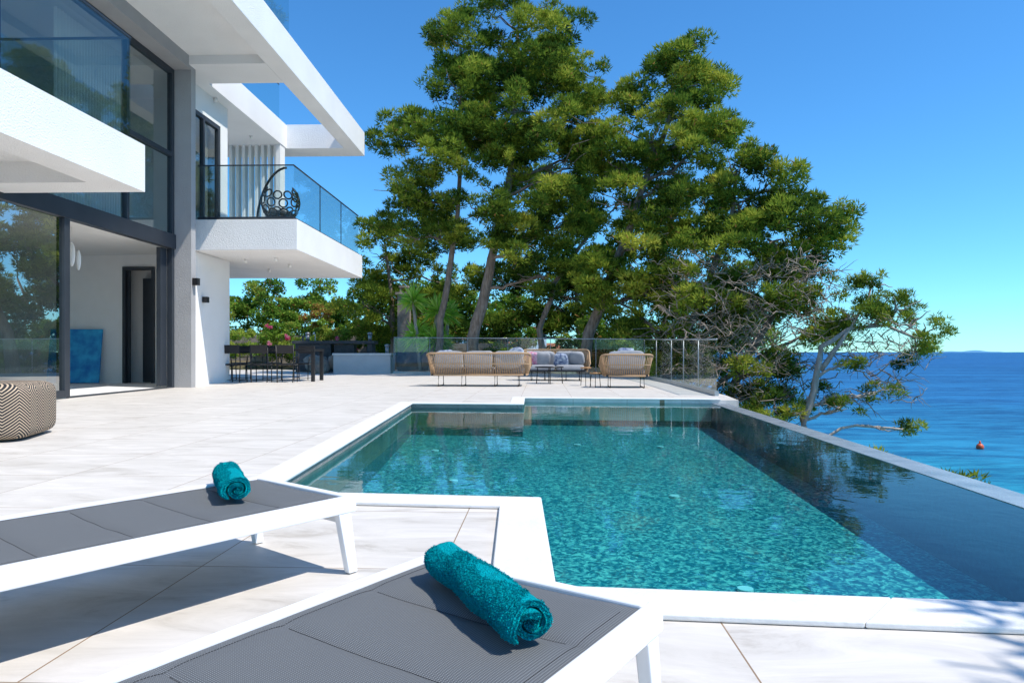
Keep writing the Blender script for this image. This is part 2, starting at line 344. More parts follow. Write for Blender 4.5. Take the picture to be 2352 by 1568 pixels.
b.obj('basin',[M_mosaic_caustic,M_mosaicwall,M_edgewall],pool)
b=MB(); b.prism([(ix(1.9)+.001,1.9),(ix(1.9)+.24,1.9),(ix(11.4)+.24,11.4),(ix(11.4)+.001,11.4)],-3,WL+.004)
b.obj('infinity_edge',mat('wet_edge_stone',(.2,.23,.26),(.32,.35,.38),scale=5,rough=.25,bump=.2,spec=.5),pool)
b=MB()
for x,y in ((-1.0,8.9),(2.0,9.2),(.9,9.4),(1.5,6.3),(1.35,3.95),(-.6,7)):
    ring=[(x+.045*math.cos(t*math.pi/8),y+.045*math.sin(t*math.pi/8)) for t in range(16)]
    b.prism(ring,fz(y)+.003,fz(y)+.02)
b.obj('pool_lights',M_int,pool)

# ------------------------------------------------------------------ house
H=empty('modern_house',rot=-math.atan(44/1568))
def hb(name,boxes,m,bevel=0):
    b=MB()
    for x in boxes: b.box(*x)
    return b.obj(name,m,H,bevel)
hb('roof_slab',[(-14,-5.9,-3,15.0,7.4,7.96),(-14,-5.9,15.0,16.1,7.2,7.9),(-14,-7.7,16.1,22.2,7.2,7.93),(-7.7,-5.9,21.3,22.2,7.2,7.95)],M_white)
hb('roof_edge_beam',[(-5.9,-5.45,-3,22.2,7.2,7.965)],M_white,.01)
hb('near_balcony_slab',[(-6.3,-5.8,-3,10.1,3.2,3.9),(-7.98,-6.3,9.5,10.1,3.2,3.895),(-7.98,-6.3,-3,9.5,3.5,3.89)],M_white)
hb('balcony_slab',[(-7.98,-5.5,15.9,22.1,3.2,3.92),(-14,-7.98,17.32,22.1,3.205,3.9)],M_white,.01)
hb('grey_column',[(-8.06,-7.62,15.1,15.3,0,7.2),(-8.2,-7.62,-3,15.1,7.12,7.4)],M_greywall)
hb('side_wall',[(-8.3,-8.0,15.3,17.9,0,3.2),(-14,-8.3,17.6,17.9,0,3.2),(-8.3,-8.01,17.4,17.8,3.92,7.2),(-8.3,-8.01,15.62,17.4,6.6,7.2),(-14,-8.3,17.5,17.8,3.92,7.2)],M_white)
hb('balcony_window_frame',[(-8.12,-8.02,15.65,15.75,3.92,6.6),(-8.12,-8.02,16.5,16.58,3.92,6.6),(-8.12,-8.02,17.3,17.4,3.92,6.6),(-8.12,-8.02,15.75,17.3,6.5,6.6)],M_frame)
hb('balcony_window_glass',[(-8.08,-8.07,15.75,17.3,3.92,6.5)],M_wglass)
hb('vertical_slats',[(-9.35+i*.2,-9.27+i*.2,20.9,21.15,3.93,7.2) for i in range(8)]+[(-7.86,-7.72,20.8,21.2,3.92,7.2)],M_white)
hb('interior_shell',[(-14,-8.05,-3,17,-.02,.012),(-14.2,-14,-3,17.3,0,7.4),(-14,-10.32,17,17.3,0,3.25),(-10.32,-9.5,17,17.3,2.95,3.25),(-9.5,-8.3,17,17.3,0,3.25),
   (-14,-8.12,-3,17.3,3.25,3.42),(-14,-8.3,17,17.3,3.42,7.4)],M_int)
hb('interior_door_frame',[(-10.32,-10.24,16.95,17.05,.012,2.95),(-9.58,-9.5,16.95,17.05,.012,2.95),(-10.24,-9.58,16.95,17.05,2.86,2.95),(-10.24,-10.17,17.05,17.08,.02,2.86),(-10.05,-9.62,17.4,17.46,.02,2.7)],M_frame)
fr=[]
X0,X1=-8.12,-8.0
fr+=[(X0,X1+.04,0,15.1,3.1,3.42),(X0,X1,0,15.1,7.0,7.12),(X0,X1,15.0,15.1,0,3.1),(X0,X1,15.0,15.1,3.42,7.0)]
for y in (3.0,6.5,10.0,13.3): fr.append((X0,X1,y,y+.09,3.42,7.0))
fr+=[(X0,X1,13.39,15.0,5.15,5.25)]
for y in (2.2,6.6,11.45): fr.append((X0,X1+.03,y,y+.14,.02,3.1))
fr+=[(X0,X1+.03,2.34,6.6,.02,.14),(X0,X1+.03,6.74,11.45,.02,.14)]
fr+=[(X0-.1,X0+.0,14.75,15.0,.05,3.1),(X0,X1,11.6,15.0,-.01,.025)]
hb('window_frames',fr,M_frame,.006)
def pane(name,x,y0,y1,z0,z1,m):
    b=MB(); b.add([(x,y0,z0),(x,y1,z0),(x,y1,z1),(x,y0,z1)],[(0,1,2,3)]); return b.obj(name,m,H)
pane('window_glass',-8.05,0,15.0,3.42,7.0,M_wglass)
pane('sliding_door_glass',-8.02,2.34,11.45,.14,3.1,M_dglass)
b=MB(); vs=[]
for i in range(160):
    y=12.2+i*.0125; x=-8.7+.05*math.sin(i*.9); vs+=[(x,y,3.43),(x,y,7.1)]
b.add(vs,[(2*i,2*i+2,2*i+3,2*i+1) for i in range(159)],0,True); b.obj('curtain',M_int,H)
hb('glass_balustrades',[(-7.95,-5.96,9.98,9.992,3.9,5.45),(-5.97,-5.958,-3,9.97,3.89,5.45),
  (-7.9,-5.62,15.98,15.992,3.92,5.2),(-5.62,-5.608,16.0,18.0,3.92,5.2),(-5.62,-5.608,18.02,20.0,3.92,5.2),(-5.62,-5.608,20.02,22.0,3.92,5.2),
  (-5.6,-5.588,3,9.5,7.965,9.1),(-5.6,-5.588,9.52,15.6,7.965,9.1),(-7.8,-7.788,16.2,18.5,7.93,9.05),(-7.8,-7.788,18.52,20.9,7.93,9.05)],M_glass)
hb('balustrade_rails',[(-7.95,-5.95,9.97,10.0,5.45,5.48),(-5.98,-5.95,-3,9.97,5.45,5.48),(-7.9,-5.6,15.97,16.0,5.2,5.225),(-5.63,-5.6,16.0,22.0,5.2,5.225),
  (-7.9,-5.6,15.95,16.03,3.92,3.99),(-5.65,-5.58,16.03,22.0,3.92,3.98),(-5.61,-5.58,3,15.6,9.1,9.12),(-7.81,-7.78,16.2,20.9,9.05,9.07)]
  +[(-5.625,-5.603,y,y+.012,3.98,5.2) for y in (18.004,20.004)],M_frame)
hb('wall_sconces',[(-7.98,-7.86,16.35,16.47,2.0,2.14),(-7.61,-7.49,15.13,15.25,2.3,2.46)],M_black,.005)
b=MB()
for x,y,z in ((-7.4,17.5,3.2),(-6.6,18.5,3.2),(-7.6,19.6,3.2),(-7.95,17.0,7.2),(-8.3,20,7.2),(-6.5,17.2,3.2)):
    b.tube([(x,y,z-.1),(x,y,z)],.04,12)
b.obj('ceiling_spots',M_int,H)
b=MB(); Mt=Matrix.Rotation(math.radians(-7),4,'X')
vs=[Mt@Vector(v) for v in [(-.65,0,0),(.65,0,0),(.65,.04,0),(-.65,.04,0),(-.65,0,1.35),(.65,0,1.35),(.65,.04,1.35),(-.65,.04,1.35)]]
b.add(vs,[(0,3,2,1),(4,5,6,7),(0,1,5,4),(1,2,6,5),(2,3,7,6),(3,0,4,7)]); 
pz=b.obj('canvas_painting',M_paint,loc=(-10.95,17.0,.03))
b=MB(); b.super((-9.05,13.2,2.72),(.07,.04,.24),1); b.super((-8.98,13.3,2.62),(.05,.03,.2),1); b.tube([(-9.05,13.2,2.9),(-9.05,13.2,3.25)],.005,5)
b.obj('pendant_light',M_int,H)

hc=empty('hanging_chair',loc=(-6.15,17.7,3.92))
b=MB(); pts=[]
for i in range(14):
    t=i/13; a=math.pi*(1.0-.62*t); pts.append((.1+.95*math.cos(a)*(.6),.0,.1+1.55*math.sin(math.pi*.5*t)))
b.tube(pts,.03,8); b.tube([(.5*math.cos(k*math.pi/8),.5*math.sin(k*math.pi/8),.02) for k in range(17)],.025,6)
b.obj('stand',M_black,hc)
b=MB()
for j in range(5):
    for i in range(9):
        ph=-1.1+.42*j; th=i*2*math.pi/9+j*.35
        if math.sin(th)<-.5 and ph>-.5: continue
        d=Vector((math.cos(ph)*math.cos(th),math.cos(ph)*math.sin(th),math.sin(ph)*1.1)); c=d*.46+Vector((.15,0,.75))
        q=d.to_track_quat('Z','Y'); b.tube([c+q@Vector((.11*math.cos(k*math.pi/5),.11*math.sin(k*math.pi/5),0)) for k in range(11)],.022,5,cap=False)
b.obj('woven_basket',M_black,hc)
b=MB(); b.super((.15,0,.45),(.3,.3,.08),.6); b.obj('seat_cushion',M_counter,hc)

# ------------------------------------------------------------------ sun loungers
def lounger(B,ang):
    Lr=empty('sun_lounger',loc=(B[0],B[1],0),rot=ang)
    Wd=.64; Ln=1.98; zt=.28
    b=MB(); rw=.034; rh=.058
    b.box(-rw,0,-Ln,0,zt-rh,zt); b.box(-Wd,-Wd+rw,-Ln,0,zt-rh,zt)
    b.box(-Wd+rw,-rw,-rw,-.001,zt-rh,zt-.001); b.box(-Wd+rw,-rw,-Ln+.001,-Ln+rw,zt-rh,zt-.001)
    b.obj('rails',M_alu,Lr,bevel=.006)
    b=MB()
    for y in (-.05,-Ln+.12):
        for sx,x in ((1,-.018),(-1,-Wd+.018)):
            dy=.035 if y>-1 else -.05
            a=.027; c=.019
            v=[(x-.016,y-a,zt-rh),(x+.016,y-a,zt-rh),(x+.016,y+a,zt-rh),(x-.016,y+a,zt-rh)]
            w=[(x-.015+sx*.004,y-c+dy,0.004),(x+.015+sx*.004,y-c+dy,0.004),(x+.015+sx*.004,y+c+dy,0.004),(x-.015+sx*.004,y+c+dy,0.004)]
            b.add(v+w,[(0,1,2,3),(7,6,5,4),(0,4,5,1),(1,5,6,2),(2,6,7,3),(3,7,4,0)])
        b.box(-Wd+.04,-.04,y-.012,y+.012,zt-rh-.035,zt-rh-.008)
    b.obj('legs',M_alu,Lr,bevel=.004)
    b=MB(); nx,ny=30,420; vs=[]
    x0,x1,y0,y1=-Wd+rw-.004,-rw+.004,-Ln+rw,-rw+.004
    def zf(u,y):
        s=(-y-.03)/.235; dm=abs(s-round(s))*.235; edge=min(u,1-u)*Wd
        ends=min(1,edge/.07)
        pad=.009*(1-math.exp(-(dm/.02)**1.3))*ends
        wr=.0026*mnoise.noise(Vector((u*6,y*22,B[0])))*math.exp(-dm/.05)*ends
        return zt-.009+pad+wr-.006*math.sin(math.pi*u)
    for j in range(ny+1):
        for i in range(nx+1):
            u=i/nx; y=y0+(y1-y0)*j/ny
            vs.append((x0+(x1-x0)*u,y,zf(u,y)))
    b.add(vs,[(j*(nx+1)+i,j*(nx+1)+i+1,(j+1)*(nx+1)+i+1,(j+1)*(nx+1)+i) for j in range(ny) for i in range(nx)],0,True)
    b.obj('sling',M_fabric,Lr)
    b=MB()
    for k in range(1,8):
        y=-.03-.235*k
        for t in range(80):
            u=.09+.82*t/80; xa=x0+(x1-x0)*u; zz=zf(u,y)
            b.box(xa,xa+.0045,y-.0006,y+.0006,zz-.001,zz+.0012)
    for u in (.055,.945):
        for t in range(330):
            y=y0+.02+t*.0056; zz=zf(u,y); xa=x0+(x1-x0)*u
            b.box(xa-.0006,xa+.0006,y,y+.0036,zz-.001,zz+.001)
    b.obj('stitching',M_seam,Lr)
    return Lr
lounger((.3145,1.413),math.radians(-34))
lounger((-.563,2.478),math.radians(-38.5))

def trimesh(name,tri,tint,m,parent=None):
    n=len(tri)//3; me=bpy.data.meshes.new(name)
    me.vertices.add(n*3); me.vertices.foreach_set('co',tri.astype(np.float32).ravel())
    me.loops.add(n*3); me.loops.foreach_set('vertex_index',np.arange(n*3,dtype=np.int32))
    me.polygons.add(n); me.polygons.foreach_set('loop_start',np.arange(0,n*3,3,dtype=np.int32)); me.polygons.foreach_set('loop_total',np.full(n,3,dtype=np.int32))
    me.update(calc_edges=True)
    if tint is not None:
        a=me.attributes.new('tint','FLOAT','POINT'); a.data.foreach_set('value',np.repeat(tint,3).astype(np.float32))
    me.materials.append(m)
    o=bpy.data.objects.new(name,me); COL.objects.link(o)
    if parent: o.parent=parent
    return o
def towel(p0,p1,R,z,seed):
    p0=Vector((p0[0],p0[1],z)); p1=Vector((p1[0],p1[1],z)); ax=(p1-p0); Ln=ax.length; ax.normalize(); sd_=ax.cross(Vector((0,0,1)))
    K=230; turns=2.6; tot=turns*2*math.pi; start=-2.3; pitch=R*.93/turns; t=pitch*.74
    NL=70
    prof=[(k,0) for k in range(K+1)]+[(k,1) for k in range(K,-1,-1)]
    vs=[]; so_=Vector((seed*7.1,seed*3.3,0))
    for j in range(NL+1):
        u=j/NL
        for k,inn in prof:
            th=tot*k/K; r=R-pitch*th/(2*math.pi)-(t if inn else 0)
            r=max(r,.002)
            if k<4: r-= .3*t*(1 if not inn else -1)*(1-k/4)
            a=start-th
            x=math.cos(a)*r*1.05; y=math.sin(a)*r*.94
            axial=Ln*u
            e=abs(u-.5)*2
            sh=mnoise.noise(Vector((th*.5,seed*5,u>.5)))*.016+ (.005*math.sin(th*1.7))
            axial+=sh*(e**6)*(1 if u>.5 else -1)
            rr=1-.05*e**8
            wob=1+.2*mnoise.noise(Vector((x*18,y*18,axial*9))+so_)+.04*mnoise.noise(Vector((x*80,y*80,axial*50))+so_)
            p=p0+ax*axial+sd_*(x*wob*rr)+Vector((0,0,max(y*wob*rr,-R*.86)+R*.86))
            vs.append(p)
    m_=len(prof); fs=[]
    for j in range(NL):
        for k in range(m_): fs.append((j*m_+k,j*m_+(k+1)%m_,(j+1)*m_+(k+1)%m_,(j+1)*m_+k))
    for j in (0,NL):
        for k in range(K): fs.append((j*m_+k,j*m_+k+1,j*m_+m_-2-k,j*m_+m_-1-k))
    T=empty('rolled_towel')
    b=MB(); b.add(vs,fs,0,True); o=b.obj('roll',M_towel,T)
    me=o.data; me.update()
    nf=len(me.polygons); cen=np.empty(nf*3); me.polygons.foreach_get('center',cen); cen=cen.reshape(-1,3)
    axn=np.array(ax); cen0=np.array(p0)+np.array([0,0,R*.9])
    rel=cen-cen0; al=rel@axn; perp=rel-np.outer(al,axn); rad=np.linalg.norm(perp,axis=1)
    endm=np.zeros(nf,bool); endm[-2*K:]=True
    outm=(rad>R*.78)&(~endm)
    r_=np.random.default_rng(seed)
    idx=np.concatenate([r_.choice(np.where(outm)[0],24000),r_.choice(np.where(endm)[0],5000)])
    pos=cen[idx]+r_.normal(0,.0012,(len(idx),3))
    nn=np.where(endm[idx][:,None],np.sign(al[idx]-Ln/2)[:,None]*axn,perp[idx]/rad[idx][:,None])
    dr=nn+r_.normal(0,.55,(len(idx),3)); dr/=np.linalg.norm(dr,axis=1)[:,None]
    side=np.cross(dr,r_.normal(0,1,(len(idx),3))); side/=np.linalg.norm(side,axis=1)[:,None]
    tri=np.stack([pos-side*.0013,pos+side*.0013,pos+dr*.003],1).reshape(-1,3)
    trimesh('pile',tri,None,M_towel,T)
towel((.035,1.2),(-.155,1.585),.05,.28,1)
towel((-.945,2.35),(-1.13,2.7),.053,.28,2)

# ------------------------------------------------------------------ pouf
b=MB(); b.super((0,0,.265),(.5,.5,.26),.3,48,28); b.obj('woven_pouf',M_pouf,loc=(-4.93,6.35,0),rot=.3)

# ------------------------------------------------------------------ rope furniture
def rope_seat(name,w,d,loc,rot,curved=0,pillows=(),hb_=.8):
    E=empty(name,loc=loc,rot=rot)
    rc=.22
    pts=[(-w/2,d)]
    for i in range(5): pts.append((-w/2,d-(d-rc)*(i+1)/5))
    for i in range(1,7):
        a=math.pi+ (math.pi/2)*i/6; pts.append((-w/2+rc+rc*math.cos(a),rc+rc*math.sin(a)))
    nb=20
    for i in range(1,nb): 
        x=-w/2+rc+(w-2*rc)*i/nb; pts.append((x,-curved*math.sin(math.pi*i/nb)))
    q=[(-x,y) for x,y in pts[:12]][::-1]; pts+=q
    P_=[Vector((x,y)) for x,y in pts]; seg=[0]
    for i in range(1,len(P_)): seg.append(seg[-1]+(P_[i]-P_[i-1]).length)
    tot=seg[-1]
    def at(s):
        for i in range(1,len(seg)):
            if seg[i]>=s-1e-9:
                t=(s-seg[i-1])/(seg[i]-seg[i-1]+1e-9); return P_[i-1].lerp(P_[i],t)
        return P_[-1]
    def top(s):
        p=at(s); side=min(s,tot-s)/d
        k=min(1,max(0,side)); k=k*k*(3-2*k)
        return Vector((p.x*(1+.16/w),p.y-.11*k,.48+(hb_-.48)*k))
    nS=int(tot/.04); b=MB(); tp=[];bt=[]
    for i in range(nS+1):
        s=tot*i/nS; a=at(s); t=top(s); bt.append((a.x,a.y,.27)); tp.append(tuple(t))
    for i in range(nS+1): b.tube([bt[i],tp[i]],.0105,5)
    mid=[tuple(Vector(bt[i]).lerp(Vector(tp[i]),.52)) for i in range(nS+1)]
    b.tube(tp,.022,8); b.tube(bt,.022,8); b.tube(mid,.012,6)
    b.obj('rope_back',M_rope,E)
    b=MB(); b.box(-w/2+.03,w/2-.03,.03,d,.25,.29)
    for x in (-w/2+.2,-w*.17,w*.17,w/2-.2) if w>1.5 else (-w/2+.12,w/2-.12):
        b.tube([(x,.06,.25),(x,-.02,.012),(x,d-.05,.012),(x,d-.1,.25)],.011,6)
    b.obj('metal_base',M_black,E)
    b=MB(); ns=3 if w>1.9 else (2 if w>1.3 else 1); cw=(w-.14)/ns
    for i in range(ns):
        cx=-w/2+.07+cw*(i+.5)
        b.super((cx,d*.55,.36),(cw/2-.004,d*.42,.08),.3)
        b.super((cx,.17,.6),(cw/2-.01,.08,.22),.35,M=Matrix.Rotation(-.22,3,'X'),nz=.08)
    b.obj('cushions',M_cush,E)
    for (x,y,z,rz,k) in pillows:
        b=MB(); b.super((x,y,z),(.21,.07,.2),.55,M=Matrix.Rotation(rz,3,'Z')@Matrix.Rotation(-.35,3,'X'),nz=.15); b.obj('pillow',[M_pillow,M_pillow2,M_cush][k],E)
rope_seat('outdoor_sofa',2.25,.85,(-.78,15.75,0),math.radians(-3),.05,[(-.8,.33,.66,.4,0),(.85,.33,.7,-.5,0)],.77)
rope_seat('outdoor_sofa',1.75,.8,(1.25,19.6,0),math.radians(176),.12,[(.35,.35,.6,.2,2),(-.15,.4,.57,.1,0),(.62,.35,.6,-.1,1),(-.6,.3,.62,-.3,2)],.86)
rope_seat('outdoor_armchair',.98,.8,(2.55,15.1,0),math.radians(-4),.03,[(0,.35,.7,.1,0)],.74)
def stool(x,y,h,r):
    E=empty('side_table',loc=(x,y,0)); b=MB(); b.tube([(0,0,h-.03),(0,0,h)],r,20); b.obj('wooden_top',M_wood,E)
    b=MB()
    for k in range(3):
        a=k*2.1+.4; b.tube([(r*.8*math.cos(a),r*.8*math.sin(a),h-.03),(r*1.05*math.cos(a),r*1.05*math.sin(a),0)],.008,5)
    b.obj('legs',M_black,E)
stool(1.75,16.2,.44,.13); stool(1.88,15.4,.34,.13)
E=empty('coffee_table',loc=(.95,17.3,0)); b=MB(); b.tube([(0,0,.4),(0,0,.43)],.36,32)
for k in range(4): b.tube([(.3*math.cos(k*1.57),.3*math.sin(k*1.57),.4),(.33*math.cos(k*1.57),.33*math.sin(k*1.57),0)],.012,6)
b.obj('table',M_black,E)

# ------------------------------------------------------------------ dining
E=empty('dining_table'); b=MB(); b.box(-8.4,-5.32,18.35,19.35,.82,.88)
for x in (-8.35,-5.42):
    for y in (18.4,19.22): b.box(x,x+.09,y,y+.09,0,.82)
b.obj('table',M_black,E,bevel=.005)
def chair(x,y,rot):
    E=empty('dining_chair',loc=(x,y,0),rot=rot); b=MB()
    b.super((0,.02,.47),(.235,.23,.025),.3)
    for sx in(-1,1):
        b.tube([(sx*.2,-.22,0),(sx*.215,-.2,.47),(sx*.225,-.27,.98)],.014,6); b.tube([(sx*.2,.2,.46),(sx*.2,.22,0)],.013,6)
        b.tube([(sx*.2,-.21,.06),(sx*.2,.21,.06)],.01,5)
        b.tube([(sx*.225,-.21,.66),(sx*.23,.18,.66),(sx*.21,.2,.46)],.012,5)
    b.add([(-.22,-.245,.76),(.22,-.245,.76),(.22,-.275,.98),(-.22,-.275,.98),(-.22,-.225,.76),(.22,-.225,.76),(.22,-.255,.98),(-.22,-.255,.98)],[(0,1,2,3),(7,6,5,4),(0,4,5,1),(1,5,6,2),(2,6,7,3),(3,7,4,0)])
    b.tube([(-.2,.2,.06),(.2,.2,.06)],.01,5)
    b.obj('chair',M_black,E)
for x in (-7.95,-7.27,-6.6,-5.92): chair(x+random.uniform(-.03,.03),18.05,random.uniform(-.08,.08))
for x in (-7.8,-6.9,-6.0): chair(x,19.65,math.pi+random.uniform(-.08,.08))

E=empty('outdoor_kitchen'); b=MB(); b.box(-8.7,-5.45,27,27.8,1.12,1.24); b.box(-8.6,-7.2,27.1,27.75,0,1.12); b.box(-7.19,-5.55,27.1,27.75,0,.3); b.box(-5.75,-5.55,27.1,27.75,.3,1.12)
b.box(-7.1,-6.3,27.2,27.7,.3,1.1); b.obj('dark_counter',M_counter,E,bevel=.01)
b=MB(); b.tube([(-7.9,27.4,1.24),(-7.9,27.4,1.5),(-7.9,27.25,1.58),(-7.9,27.1,1.5)],.018,6); b.obj('faucet',M_alu,E)
E=empty('planter_wall'); b=MB(); b.box(-6.7,-4.56,25.6,26.6,0,.68); b.obj('render',M_planter,E); b=MB(); b.box(-6.74,-4.52,25.56,26.64,.68,.75); b.obj('cap',M_coping,E,bevel=.01)
M_lamp=mat('lamp_grey',(.35,.35,.36),rough=.4,metal=.5)
for x,y,z in ((-8.2,27.4,1.24),(-5.7,27.4,1.24),(-4.75,26.0,.75)):
    b=MB(); b.tube([(0,0,0),(0,0,.26)],.075,14); b.tube([(0,0,.26),(0,0,.32)],.1,14); b.tube([(0,0,.32),(0,0,.35)],[.1,.03],14); b.obj('bollard_lamp',M_lamp,loc=(x,y,z))
b=MB(); b.tube([(-7.05,25,0),(-7.05,25,.35)],[.2,.26],20); b.obj('fire_bowl',M_rock)
b=MB()
for k in range(9): b.super((-7.3+random.uniform(-.5,2.5),26.2+random.uniform(-.3,.3),.2+random.uniform(0,.25)),(.35,.3,.28),.8,12,8,nz=.6)
b.obj('boulders',M_rock)

# ------------------------------------------------------------------ glass fence
E=empty('glass_fence'); bg_=MB(); br_=MB()
def frun(p,q,n,za,zb):
    p=Vector(p);q=Vector(q); d=(q-p).normalized(); nn=Vector((-d.y,d.x))*.006
    for i in range(n):
        a=p.lerp(q,i/n)+d*.01; c=p.lerp(q,(i+1)/n)-d*.01; z1=za+(zb-za)*i/n; z2=za+(zb-za)*(i+1)/n
        v=[(a-nn).to_3d(),(c-nn).to_3d(),(c+nn).to_3d(),(a+nn).to_3d()]
        lo=[(x.x,x.y,.05) for x in v]; hi=[(v[0].x,v[0].y,z1),(v[1].x,v[1].y,z2),(v[2].x,v[2].y,z2),(v[3].x,v[3].y,z1)]
        bg_.add(lo+hi,[(0,3,2,1),(4,5,6,7),(0,1,5,4),(1,2,6,5),(2,3,7,6),(3,0,4,7)])
        br_.tube([(a.x,a.y,z1+.01),(c.x,c.y,z2+.01)],.016,6)
        br_.tube([(a.x,a.y,.05),(a.x,a.y,z1)],.01,5)
    w=nn*6; br_.prism([tuple(p-w),tuple(q-w),tuple(q+w),tuple(p+w)],0,.09)
frun((-4.35,25.1),(4.05,20.95),6,1.32,1.18); frun((4.05,20.9),(4.0,17.2),2,1.18,1.1); frun((4.0,17.15),(3.72,12.4),3,1.1,1.02)
bg_.obj('panes',M_fglass,E); br_.obj('channel',mat('fence_metal',(.4,.43,.44),rough=.35,metal=.4),E)

# ------------------------------------------------------------------ foliage
def unit(n,r=rng):
    v=r.normal(0,1,(n,3)); return v/np.linalg.norm(v,axis=1)[:,None]
def blobs(masses,br,dens):
    C=[];Rr=[]
    for (x,y,z,rx,ry,rz) in masses:
        area=(rx*ry+ry*rz+rx*rz)/3
        n=max(3,int(dens*area/(br*br)))
        d=unit(n); rr=rng.random(n)**.33; rr=.3+.74*rr
        c=np.array([x,y,z])+d*rr[:,None]*np.array([rx,ry,rz])
        C.append(c); Rr.append(br*rng.uniform(.45,1.4,n))
    return np.concatenate(C),np.concatenate(Rr)
def foliage(masses,br=.5,dens=2.2,per=420,ln=.2,w=.03,bright=.45,m=M_pine,name='needles',parent=None,flat=.75,sp=.5,brown=.012):
    C,Rr=blobs(masses,br,dens); nb=len(C)
    cnt=np.maximum(40,(per*(Rr/br)**2).astype(int)); idx=np.repeat(np.arange(nb),cnt); n=len(idx)
    NS=11
    sub=unit(nb*NS).reshape(nb,NS,3)*np.array([1,1,.6]); k=rng.integers(0,NS,n)
    sc=C[idx]+sub[idx,k]*Rr[idx][:,None]*.7
    d=unit(n); d[:,2]=np.where(rng.random(n)<.5,np.abs(d[:,2]),d[:,2])
    rad=Rr[idx]*.38*(.5+.5*rng.random(n)**.5)
    pos=sc+d*rad[:,None]*np.array([1,1,flat])
    nd=d*1.0+unit(n)*sp+np.array([0,0,.35]); nd/=np.linalg.norm(nd,axis=1)[:,None]
    side=np.cross(nd,unit(n)); side/=np.linalg.norm(side,axis=1)[:,None]+1e-6
    L_=ln*rng.uniform(.6,1.3,n)
    tri=np.stack([pos-side*w/2,pos+side*w/2,pos+nd*L_[:,None]],1).reshape(-1,3)
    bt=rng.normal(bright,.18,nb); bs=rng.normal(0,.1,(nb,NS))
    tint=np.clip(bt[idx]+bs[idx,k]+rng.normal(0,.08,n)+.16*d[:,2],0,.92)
    tint=np.where(rng.random(n)<brown,1,tint)
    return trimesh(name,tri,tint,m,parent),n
def limb(b,p,q,r0,r1,wob=.25,n=7,mi=0,sag=0):
    p=Vector(p);q=Vector(q); pts=[];L_=(q-p).length; sd=Vector((random.random()*50,random.random()*50,0))
    for i in range(n+1):
        t=i/n; o_=Vector((mnoise.noise(sd+Vector((t*3,0,0))),mnoise.noise(sd+Vector((0,t*3,5))),mnoise.noise(sd+Vector((9,0,t*3)))))*wob*L_*.5*math.sin(math.pi*t)
        pts.append(p.lerp(q,t)+o_+Vector((0,0,-sag*math.sin(math.pi*t))))
    b.tube(pts,[r0+(r1-r0)*i/n for i in range(n+1)],6,mi); return pts
TOT=0
def pine(masses,trunks,bright=.45,bark=M_bark,br=.5,dens=2.6,per=560,dead=0,ln=.15,w=.046,deadbox=None,r_l=.07,name='pine_tree',ms=1.2):
    global TOT
    masses=[(x,y,z,a*ms,b_*ms,c*ms) for x,y,z,a,b_,c in masses]
    E=empty(name); b=MB(); allp=[]
    for tr,r0,r1 in trunks:
        pts=[Vector(p) for p in tr]; fine=[]
        for i in range(len(pts)-1):
            for t in (0,.33,.66): fine.append(pts[i].lerp(pts[i+1],t)+Vector((random.uniform(-1,1),random.uniform(-1,1),0))*.05)
        fine.append(pts[-1]); n=len(fine); rr=[r0+(r1-r0)*(i/(n-1))**.8 for i in range(n)]
        b.tube(fine,rr,10); allp+=[(f,rr[i]) for i,f in enumerate(fine)]
    for (x,y,z,rx,ry,rz) in masses:
        c=Vector((x,y,z))
        best=min(allp,key=lambda a:(a[0]-c).length+max(0,a[0].z-c.z+.3)*2.5)
        pts=limb(b,best[0],c,min(best[1]*.6,r_l),.03,.3)
        for k in range(5):
            q=c+Vector((random.uniform(-1,1)*rx,random.uniform(-1,1)*ry,random.uniform(-.6,.7)*rz))
            limb(b,pts[random.randint(3,6)],q,.028,.008,.4,5)
    b.obj('trunk_and_limbs',bark,E)
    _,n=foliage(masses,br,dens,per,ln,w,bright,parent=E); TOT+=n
    if dead:
        b=MB()
        x0,x1,y0,y1,z0,z1=deadbox
        for i in range(dead):
            p=Vector((random.uniform(x0,x1),random.uniform(y0,y1),random.uniform(z0,z1)))
            q=p+Vector((random.uniform(-.9,.9),random.uniform(-.9,.3),random.uniform(-.7,.6)))
            pts=limb(b,p,q,.018,.006,.6,5)
            for k in range(4):
                s=pts[random.randint(1,4)]; limb(b,s,s+Vector((random.uniform(-.4,.4),random.uniform(-.4,.2),random.uniform(-.3,.35))),.009,.004,.5,3)
        b.obj('dead_branches',M_dead,E)
    return E
Y=24
A=[(-1.8,Y,11.6,.9,1.1,1.4),(.2,Y,12.1,1.5,1.4,1.5),(2.05,Y+.4,11.0,1.0,1.1,1.5),(.4,Y-.3,9.2,2.3,2,1.5),(-1.7,Y,9.4,1.0,1.3,1.4),(-3.7,Y-.3,8.2,.95,.9,.55),(-1.9,Y-.6,7.7,1.7,1.5,.9),
 (1.3,Y-.4,7.0,1.6,1.8,1.2),(-3.8,Y-.2,6.4,.85,.9,.5),(-.5,Y-1,5.6,1.6,1.3,.7),(-3.1,Y+.6,5.1,1.3,1.2,.5),(2.3,Y+.3,9.0,.8,1,1.2),(.2,Y-1.4,4.3,.8,.7,.35),
 (-.9,Y,10.6,.9,1,.9),(.9,Y,10.5,1.2,1.2,1),(2.5,Y+.3,7.6,.9,1,.9),(-2.6,Y+.5,6.2,1,1,.5),(1.9,Y,5.2,1.1,.9,.7),(1.2,Y-.5,3.4,1.0,.8,.5)]
